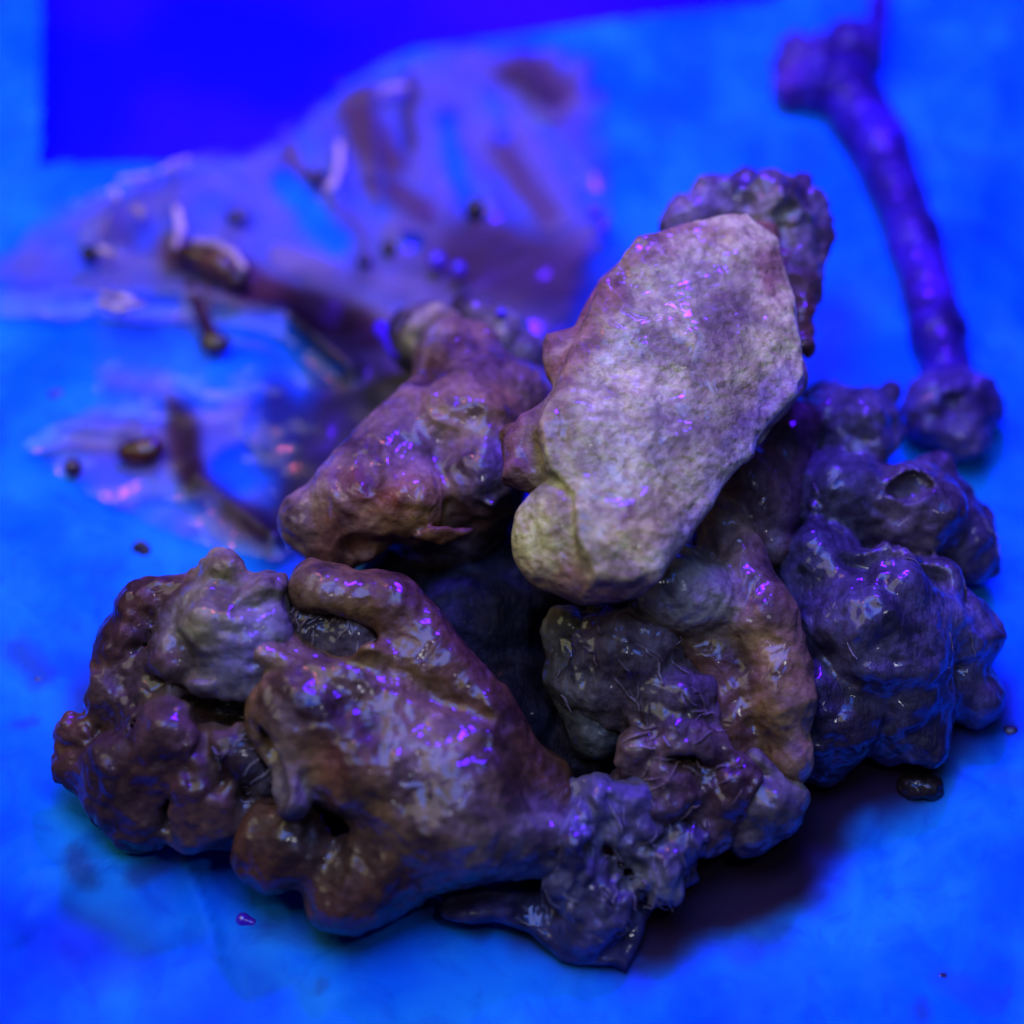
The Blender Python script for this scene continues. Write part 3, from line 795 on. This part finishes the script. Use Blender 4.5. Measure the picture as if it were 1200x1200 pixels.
# 8. the bare bone, with a strand added for the purple reflection above
t = thing('chicken_bone', 'bare curved leg bone lying on the paper at upper right', 'bone', None)
BC = (.032, .009, .24)
body('shaft', [cap((985, 95, .85, 38), (1030, 170, .8, 34), .3, col=BC), cap((1030, 170, .8, 33), (1072, 280, .75, 30), .3, col=BC), cap((1072, 280, .75, 30), (1100, 390, .75, 30), .3, col=BC), cap((1100, 390, .75, 30), (1112, 455, .75, 30), .3, col=BC)],
     BONE, t, h=0.07, warp=.03, seed=51.0, bumps=((.03, 1.2), (.03, 3.5), (.025, 8)), patches=[(1060, 230, 30, (.02, .006, .13), .7), (1085, 330, 34, (.10, .02, .5), .8), (1100, 390, 30, (.014, .006, .10), .8), (1040, 150, 26, (.05, .012, .5), .6), (1000, 90, 30, (.015, .006, .12), .6)])
body('reflection_strand', [cap((1025, 50, .9, 13), (1032, -20, .5, 12), .2, col=(.06, .012, .35))], BONE, t, h=.07, bumps=((.03, 2),), seed=50)
body('knuckle', [ball((936, 72, .9, 30), .2, col=(.07, .03, .17)), ball((930, 98, .8, 26), .2, col=(.09, .02, .22)), ball((1000, 62, 1.1, 36), .2, col=(.05, .02, .2)), ball((962, 100, .9, 32), .2, col=(.03, .012, .2)), ball((965, 70, .7, 30), .2, col=BC)],
     BONE, t, h=0.07, warp=.15, seed=53.0, ridge=[(-.06, 2, (1, 1, 1))], bumps=((.12, 1.6), (.09, 4), (.03, 8)))
body('knuckle', [ball((1100, 482, .9, 40), .2, col=(.07, .05, .17)), ball((1140, 470, .9, 36), .2, col=(.06, .04, .2)), ball((1125, 500, .8, 34), .2, col=(.1, .08, .17)), ball((1115, 478, 1.5, 12), .1, sub=True)],
     BONE, t, h=0.07, warp=.18, seed=57.0, ridge=[(-.06, 2, (1, 1, 1))], bumps=((.12, 2), (.09, 4), (.03, 8)))

# ------------------------------------------------------------------ greasy plastic film behind the pile
m_film, nt, b = new_mat('greasy_film')
at = nd(nt, 'ShaderNodeAttribute', attribute_name='tone')
ag = nd(nt, 'ShaderNodeAttribute', attribute_name='grease')
tc = nd(nt, 'ShaderNodeTexCoord')
mp = nd(nt, 'ShaderNodeMapping'); mp.inputs['Scale'].default_value = (100, 100, 100)
nt.links.new(tc.outputs['Object'], mp.inputs['Vector'])
b.inputs['Roughness'].default_value = 0.45
b.inputs['Specular IOR Level'].default_value = 0.15
b.inputs['Coat Weight'].default_value = 0.12
b.inputs['Coat Roughness'].default_value = 0.1
nt.links.new(at.outputs['Color'], b.inputs['Base Color'])
bu = nd(nt, 'ShaderNodeBump'); bu.inputs['Strength'].default_value = 0.35; bu.inputs['Distance'].default_value = 0.001
nt.links.new(noise_node(nt, mp.outputs['Vector'], 0.9, 3, 0.5, 1.0), bu.inputs['Height'])
nt.links.new(bu.outputs['Normal'], b.inputs['Normal'])
tr = nd(nt, 'ShaderNodeBsdfTransparent')
tr.inputs['Color'].default_value = (0.93, 0.93, 0.97, 1)
gl = nd(nt, 'ShaderNodeBsdfGlossy'); gl.inputs['Roughness'].default_value = 0.12
nt.links.new(bu.outputs['Normal'], gl.inputs['Normal'])
fr = nd(nt, 'ShaderNodeFresnel'); fr.inputs['IOR'].default_value = 1.45
ms = nd(nt, 'ShaderNodeMixShader'); ms2 = nd(nt, 'ShaderNodeMixShader')
nt.links.new(fr.outputs[0], ms.inputs[0]); nt.links.new(tr.outputs[0], ms.inputs[1]); nt.links.new(gl.outputs[0], ms.inputs[2])
nt.links.new(ag.outputs['Fac'], ms2.inputs[0]); nt.links.new(ms.outputs[0], ms2.inputs[1]); nt.links.new(b.outputs[0], ms2.inputs[2])
nt.links.new(ms2.outputs[0], nt.nodes['Material Output'].inputs['Surface'])

X, Y = np.meshgrid(np.arange(-12, 6.5, 0.08), np.arange(-3, 18, 0.08))
Zf = 0.35 + 0.10 * fbm(X * 0.5, Y * 0.5, X * 0 + 6, 3)
px, py = [a_.reshape(X.shape) for a_ in to_px(np.stack([X.ravel(), Y.ravel(), Zf.ravel()], 1))]
folds = [([(0, 352), (110, 345), (230, 350), (340, 375), (412, 436)], 22, .55), ([(90, 232), (140, 212), (215, 182), (225, 180)], 12, .35), ([(400, 92), (440, 70)], 10, .25),
         ([(375, 140), (396, 190), (392, 225)], 11, .40), ([(520, 130), (540, 180), (575, 240)], 22, .30), ([(203, 240), (212, 292)], 12, .45), ([(225, 283), (262, 284), (290, 318)], 12, .45),
         ([(400, 120), (475, 100)], 10, .3), ([(600, 60), (640, 140), (690, 200)], 30, .35), ([(430, 110), (440, 200), (470, 280)], 18, .25), ([(20, 515), (80, 500), (170, 510)], 16, .35), ([(230, 560), (320, 630)], 22, .3), ([(100, 270), (130, 250), (140, 290)], 12, .3)]
for pts, wd, hh in folds:
    Zf = Zf + hh * stroke_mask(px, py, [(pts, wd * .1, 1.0, wd)]) ** 1.0
px, py = [a_.reshape(X.shape) for a_ in to_px(np.stack([X.ravel(), Y.ravel(), Zf.ravel()], 1))]
wx = px + 7 * fbm(X * .9, Y * .9, X * 0, 3); wy = py + 7 * fbm(X * .9 + 9, Y * .9, X * 0 + 4, 3)
edge = [(-10, 300), (20, 285), (50, 242), (140, 212), (215, 182), (300, 165), (345, 140), (400, 92), (480, 54), (600, 42), (700, 62), (716, 130), (720, 260), (660, 400), (560, 470), (480, 520), (380, 600), (330, 660), (250, 645), (180, 620), (90, 575), (20, 520), (60, 495), (110, 470), (100, 380), (-10, 372)]
keep = poly_sd(px, py, edge) < 0
haze = 0.60 + 0.34 * fbm(X * 0.55 + 2, Y * 0.55, X * 0 + 1, 3)
smear = stroke_mask(wx, wy, [
    ([(590, 180), (645, 255)], 14, .9, 9), ([(420, 120), (445, 190)], 24, .9, 10), ([(610, 80), (655, 115)], 26, .9, 12), ([(440, 220), (505, 245)], 12, .9, 8), ([(335, 150), (350, 195), (372, 212)], 10, .85, 7), ([(330, 300), (420, 330), (520, 330)], 16, .8, 12), ([(690, 70), (698, 118)], 9, .9, 6), ([(520, 210), (560, 270), (640, 290)], 12, .7, 10),
    ([(60, 250), (130, 270)], 34, .55, 30), ([(180, 240), (250, 210), (330, 190)], 26, .5, 26), ([(200, 290), (300, 330), (400, 370)], 24, .85, 20), ([(240, 330), (250, 390)], 9, .7, 9),
    ([(330, 200), (420, 260), (440, 330)], 18, .6, 22), ([(410, 100), (450, 190)], 30, .75, 24), ([(480, 70), (485, 170)], 10, .85, 9), ([(440, 220), (500, 240)], 16, .7, 14), ([(590, 80), (640, 110), (690, 80)], 40, .6, 36), ([(600, 150), (650, 250)], 34, .6, 30),
    ([(380, 370), (470, 420), (420, 480), (380, 600)], 52, .92, 28), ([(210, 475), (225, 560), (290, 620), (340, 640)], 20, .8, 14), ([(480, 280), (600, 330), (680, 300)], 44, .8, 40), ([(60, 515), (200, 510)], 20, .6, 14),
    ([(270, 600), (340, 620)], 24, .7, 20), ([(420, 330), (520, 350)], 30, .7, 26), ([(690, 70), (700, 110)], 12, .7, 10), ([(530, 60), (560, 70)], 24, .5, 20), ([(120, 300), (200, 310)], 16, .6, 14)])
clear = stroke_mask(wx, wy, [([(335, 215), (360, 245), (392, 285)], 20, 1, 9), ([(522, 140), (532, 190), (548, 240)], 13, .9, 8), ([(484, 284)], 14, .95, 6), ([(265, 375), (320, 385), (350, 405)], 20, 1, 7), ([(350, 405), (402, 432)], 7, 1, 6),
                             ([(270, 430), (330, 445), (310, 540), (275, 550)], 32, 1, 9), ([(-10, 350), (200, 356)], 16, .8, 9), ([(110, 400), (220, 410), (235, 450)], 30, .9, 14), ([(110, 460), (190, 480)], 14, .7, 10),
                             ([(170, 590), (240, 590)], 14, .7, 10), ([(30, 515), (100, 545), (200, 575)], 16, .55, 16), ([(60, 270), (90, 290)], 20, .5, 16), ([(230, 230), (300, 250)], 14, .35, 14), ([(440, 120), (450, 250)], 6, .5, 8), ([(575, 110), (590, 160)], 9, .55, 8), ([(255, 190), (300, 230)], 10, .35, 12), ([(400, 320), (470, 350)], 12, .3, 12), ([(640, 150), (665, 200)], 9, .4, 9), ([(700, 150), (690, 230)], 16, .6, 12)])
fade = np.clip(-poly_sd(px + 20 * noise3(X * 1.3, Y * 1.3, X * 0 + 2), py + 20 * noise3(X * 1.3 + 7, Y * 1.3, X * 0), edge) / 26, 0, 1)
gr = np.clip(np.maximum(haze * 0.85, smear * 1.25) * (1 - clear) * fade, 0, .97)
br = stroke_mask(wx, wy, [([(215, 300), (280, 325)], 24, 1, 10), ([(130, 270), (190, 290)], 18, .6, 12), ([(290, 335), (370, 365), (440, 390)], 24, 1, 14), ([(412, 110), (425, 150), (455, 185)], 26, .8, 14), ([(150, 530), (190, 530)], 20, .8, 10),
                          ([(605, 75), (650, 105)], 26, .75, 16), ([(585, 170), (640, 250)], 14, .7, 12), ([(440, 215), (500, 245)], 13, .8, 9), ([(560, 300), (690, 330)], 50, .8, 30), ([(330, 150), (345, 195), (375, 215)], 12, .6, 9), ([(410, 250), (425, 320)], 16, .55, 14),
                          ([(210, 475), (225, 560), (300, 620)], 22, .9, 10), ([(270, 250), (290, 260)], 14, .6, 8), ([(240, 335), (250, 395)], 8, .7, 6)])
tone = np.array([.21, .185, .20]) * (1 - br[..., None]) + np.array([.075, .026, .015]) * br[..., None]
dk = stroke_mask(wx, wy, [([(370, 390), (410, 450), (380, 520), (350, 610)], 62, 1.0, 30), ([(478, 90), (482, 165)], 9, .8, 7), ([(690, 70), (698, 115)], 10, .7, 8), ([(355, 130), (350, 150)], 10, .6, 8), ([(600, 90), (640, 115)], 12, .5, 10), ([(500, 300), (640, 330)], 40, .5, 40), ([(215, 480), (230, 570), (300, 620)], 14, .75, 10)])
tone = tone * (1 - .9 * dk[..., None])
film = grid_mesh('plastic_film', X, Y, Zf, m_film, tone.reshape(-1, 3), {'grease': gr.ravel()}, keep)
tag(film, 'crumpled clear plastic film smeared with brown grease behind the pile', 'plastic film')

# ------------------------------------------------------------------ spilled sauce, crumbs and beads of oil
SAUCE = flesh('sauce', pore=0.0, coat=1.0, sss=0.1, rough=0.25, wet0=0.1, speck=0.2, grain=0.1)
OIL, nt, b = new_mat('oil_violet_glint')
b.inputs['Base Color'].default_value = (.14, .03, .85, 1)  # violet base colour paints the lamp's glint into the beads
b.inputs['Roughness'].default_value = 0.22
b.inputs['Transmission Weight'].default_value = 0.5
b.inputs['Coat Weight'].default_value = 1.0
DB = (.035, .014, .012)
GLINT_MAT = flesh('film_glint', pore=0.0, coat=1.0, sss=0.0, rough=0.3, wet0=0.05, speck=0.2, grain=0.2)  # pale shapes stand in for glints along the film folds
GLINT_COL = (.62, .52, .34)
GLINTS = [('fat_curl', l_, 'fat curl', 'congealed fat on the film', GLINT_MAT, [cap((*a_, z_, r_), (*b_, z_, r_), .1, col=GLINT_COL) for a_, b_ in zip(q_[:-1], q_[1:])]) for l_, z_, r_, q_ in [
    ('pale curved fat streak on film right of a pink spot', .95, 4.5, [(398, 168), (398, 195), (392, 214), (384, 221)]),
    ('upright pale fat curl left of the long brown sauce blob', .95, 5, [(208, 245), (212, 268), (206, 290)]),
    ('arched pale fat rim along the top of the long brown sauce blob', 1.0, 4.5, [(228, 284), (252, 286), (274, 297), (285, 314)]),
    ('row of small pale fat flecks along the upper film edge, left half', .8, 3.5, [(143, 210), (160, 208), (176, 205)]),
    ('row of small pale fat flecks along the upper film edge, right half', .8, 3.5, [(190, 200), (205, 193), (219, 186)]),
    ('small pale fat blob above the black sauce drop', .8, 5.5, [(133, 224), (136, 230)]),
    ('oval pale fat blob right of the black sauce drop', .8, 6, [(160, 243), (165, 250)]),
    ('pale fat fleck touching the black sauce drop', .75, 4.5, [(118, 292), (132, 298)]),
    ('long white fat fleck on the plastic fold, lowest of its cluster', .95, 5, [(118, 356), (136, 361), (148, 362)]),
    ('white fat fleck on the plastic fold, topmost of its cluster', .95, 4, [(122, 345), (142, 349), (154, 352)]),
    ('small white fat fleck on the plastic fold, right end of its cluster', .95, 3.5, [(156, 358), (168, 357)]),
    ('straight pale fat streak along the brown smear at the top of the film', .7, 4, [(446, 107), (462, 103), (474, 101)]),
]]
for nm, lab, cat, grp, mt, pr in [
    ('sauce_drop', 'dark round sauce drop at the end of a drip in front of the plastic fold', 'sauce drop', 'sauce drops', SAUCE, [ball((252, 403, .45, 17), col=DB, sq=(1.1, .8, .6)), cap((222, 335, .45, 7), (246, 392, .45, 9), .2, col=(.07, .03, .03))]),
    ('sauce_drop', 'reddish brown sauce drop on a grease smear left of the drumette', 'sauce drop', 'sauce drops', SAUCE, [ball((163, 531, .5, 19), col=(.09, .025, .012), sq=(1.3, .85, .5)), ball((180, 524, .45, 10), col=(.09, .03, .015))]),
    ('sauce_drop', 'blackish sauce drop with a beaded trail running down the far left', 'sauce drop', 'sauce drops', SAUCE, [ball((86, 548, .4, 11), col=DB)]),
    ('sauce_drop', 'small black sauce drop above the plastic fold at far left', 'sauce drop', 'sauce drops', SAUCE, [ball((105, 298, .6, 11), col=(.015, .01, .012))]),
    ('sauce_drop', 'long brown sauce blob with pale rim on the plastic film', 'sauce drop', 'sauce drops', SAUCE, [cap((218, 298, .7, 14), (262, 312, .7, 18), .2, col=(.10, .04, .02)), ball((278, 328, .65, 16), .2, col=(.045, .018, .018))]),
    ('sauce_drop', 'dark sauce spot on a clear patch of film left of the pale wing', 'sauce drop', 'sauce drops', SAUCE, [ball((556, 244, .55, 12), col=DB, sq=(1, 1.1, .6))]),
    ('sauce_drop', 'small dark sauce speck left of its twin above the drumette', 'sauce drop', 'sauce drops', SAUCE, [ball((427, 306, .5, 8), col=DB)]),
    ('sauce_drop', 'small dark sauce speck right of its twin above the drumette', 'sauce drop', 'sauce drops', SAUCE, [ball((455, 292, .5, 9), col=DB, sq=(1, 1.2, .7))]),
    ('sauce_drop', 'dark sauce speck beside a curved shiny fold of film', 'sauce drop', 'sauce drops', SAUCE, [ball((371, 207, .6, 10), col=DB, sq=(1.2, .8, .7))]),
    ('sauce_drop', 'faint grey sauce spot between clear patches of film upper left', 'sauce drop', 'sauce drops', SAUCE, [ball((278, 254, .5, 12), col=(.06, .05, .07), sq=(1.1, .8, .5))]),
    ('crumb', 'dark brown crumb lying on the paper right of the pile', 'crumb', 'crumbs on the paper', MEAT, [ball((1068, 922, .15, 20), .15, col=DB, sq=(1, .7, .8)), ball((1090, 924, .2, 15), .15, col=(.03, .02, .02))]),
    ('crumb', 'greyish oval crumb on paper above the knobbly joint', 'crumb', 'crumbs on the paper', MEAT, [ball((166, 646, .1, 12), col=(.04, .035, .06), sq=(.85, 1.1, .45))]),
    ('crumb', 'long grey flake on paper at the far left edge', 'crumb', 'crumbs on the paper', MEAT, [cap((24, 772, .06, 9), (48, 800, .06, 10), .15, col=(.03, .035, .13))]),
    ('crumb', 'small dark crumb at the right edge beside the paper crease', 'crumb', 'crumbs on the paper', MEAT, [ball((1184, 858, .08, 9), col=(.02, .015, .03), sq=(1.2, .8, .7))]),
    ('crumb', 'small bluish crumb under the plastic fold at far left', 'crumb', 'crumbs on the paper', MEAT, [ball((68, 465, .1, 10), col=(.03, .03, .09), sq=(1.2, .8, .6))]),
    ('crumb', 'tiny black speck on paper below the big browned wing', 'crumb', 'crumbs on the paper', MEAT, [ball((297, 1038, .06, 4), col=DB)]),
    ('crumb', 'flat grey flake near the bottom right corner, largest of its cluster', 'crumb', 'crumbs on the paper', MEAT, [cap((1100, 1146, .05, 8), (1124, 1162, .05, 9), .15, col=(.03, .04, .13))]),
    ('crumb', 'dark speck near the bottom right corner, lowest of its cluster', 'crumb', 'crumbs on the paper', MEAT, [ball((1083, 1190, .06, 7), col=(.02, .02, .06))]),
    ('crumb', 'round bluish speck near the bottom right corner, rightmost of its cluster', 'crumb', 'crumbs on the paper', MEAT, [ball((1176, 1172, .06, 7), col=(.03, .03, .1))]),
    ('crumb', 'small dark flake at the left edge below the long grey flake', 'crumb', 'crumbs on the paper', MEAT, [cap((8, 862, .05, 5), (36, 855, .05, 7), .12, col=(.02, .02, .06))]),
    ('crumb', 'ragged grey scrap on paper below the knobbly joint', 'crumb', 'crumbs on the paper', MEAT, [cap((84, 1022, .06, 8), (112, 1006, .06, 12), .15, col=(.04, .04, .09)), ball((70, 1030, .05, 6), .1, col=(.04, .04, .09))]),
    ('oil_bead', 'shiny violet oil bead on paper below the big browned wing', 'oil bead', 'beads of oil', OIL, [ball((285, 1078, .12, 9), col=GRY), ball((296, 1082, .1, 6), .1, col=GRY)]),
    ('oil_bead', 'violet oil smear shining at the back left of the drumette', 'oil bead', 'beads of oil', OIL, [cap((447, 385, 1.6, 10), (466, 412, 1.7, 12), .2, col=GRY)]),
    ('oil_bead', 'round violet oil bead on the drumette knuckle', 'oil bead', 'beads of oil', OIL, [ball((587, 368, 2.7, 7), col=GRY)]),
    ('oil_bead', 'upper violet oil bead left of the pale wing', 'oil bead', 'beads of oil', OIL, [ball((697, 247, .6, 8), col=GRY)]),
    ('oil_bead', 'lower violet oil bead left of the pale wing', 'oil bead', 'beads of oil', OIL, [ball((708, 266, .6, 8), col=GRY)]),
    ('oil_bead', 'left violet oil bead of the pair above the drumette', 'oil bead', 'beads of oil', OIL, [ball((512, 305, .7, 10), col=GRY)]),
    ('oil_bead', 'right violet oil bead of the pair above the drumette', 'oil bead', 'beads of oil', OIL, [ball((537, 315, .7, 9), col=GRY)]),
] + GLINTS:
    o = body(nm, pr, mt, None, h=0.03, bumps=((.10, 3.5), (.05, 8)) if nm == 'crumb' else ((.025, 3),), seed=len(lab) * 1.7, floor=True)
    tag(o, lab, cat, grp)
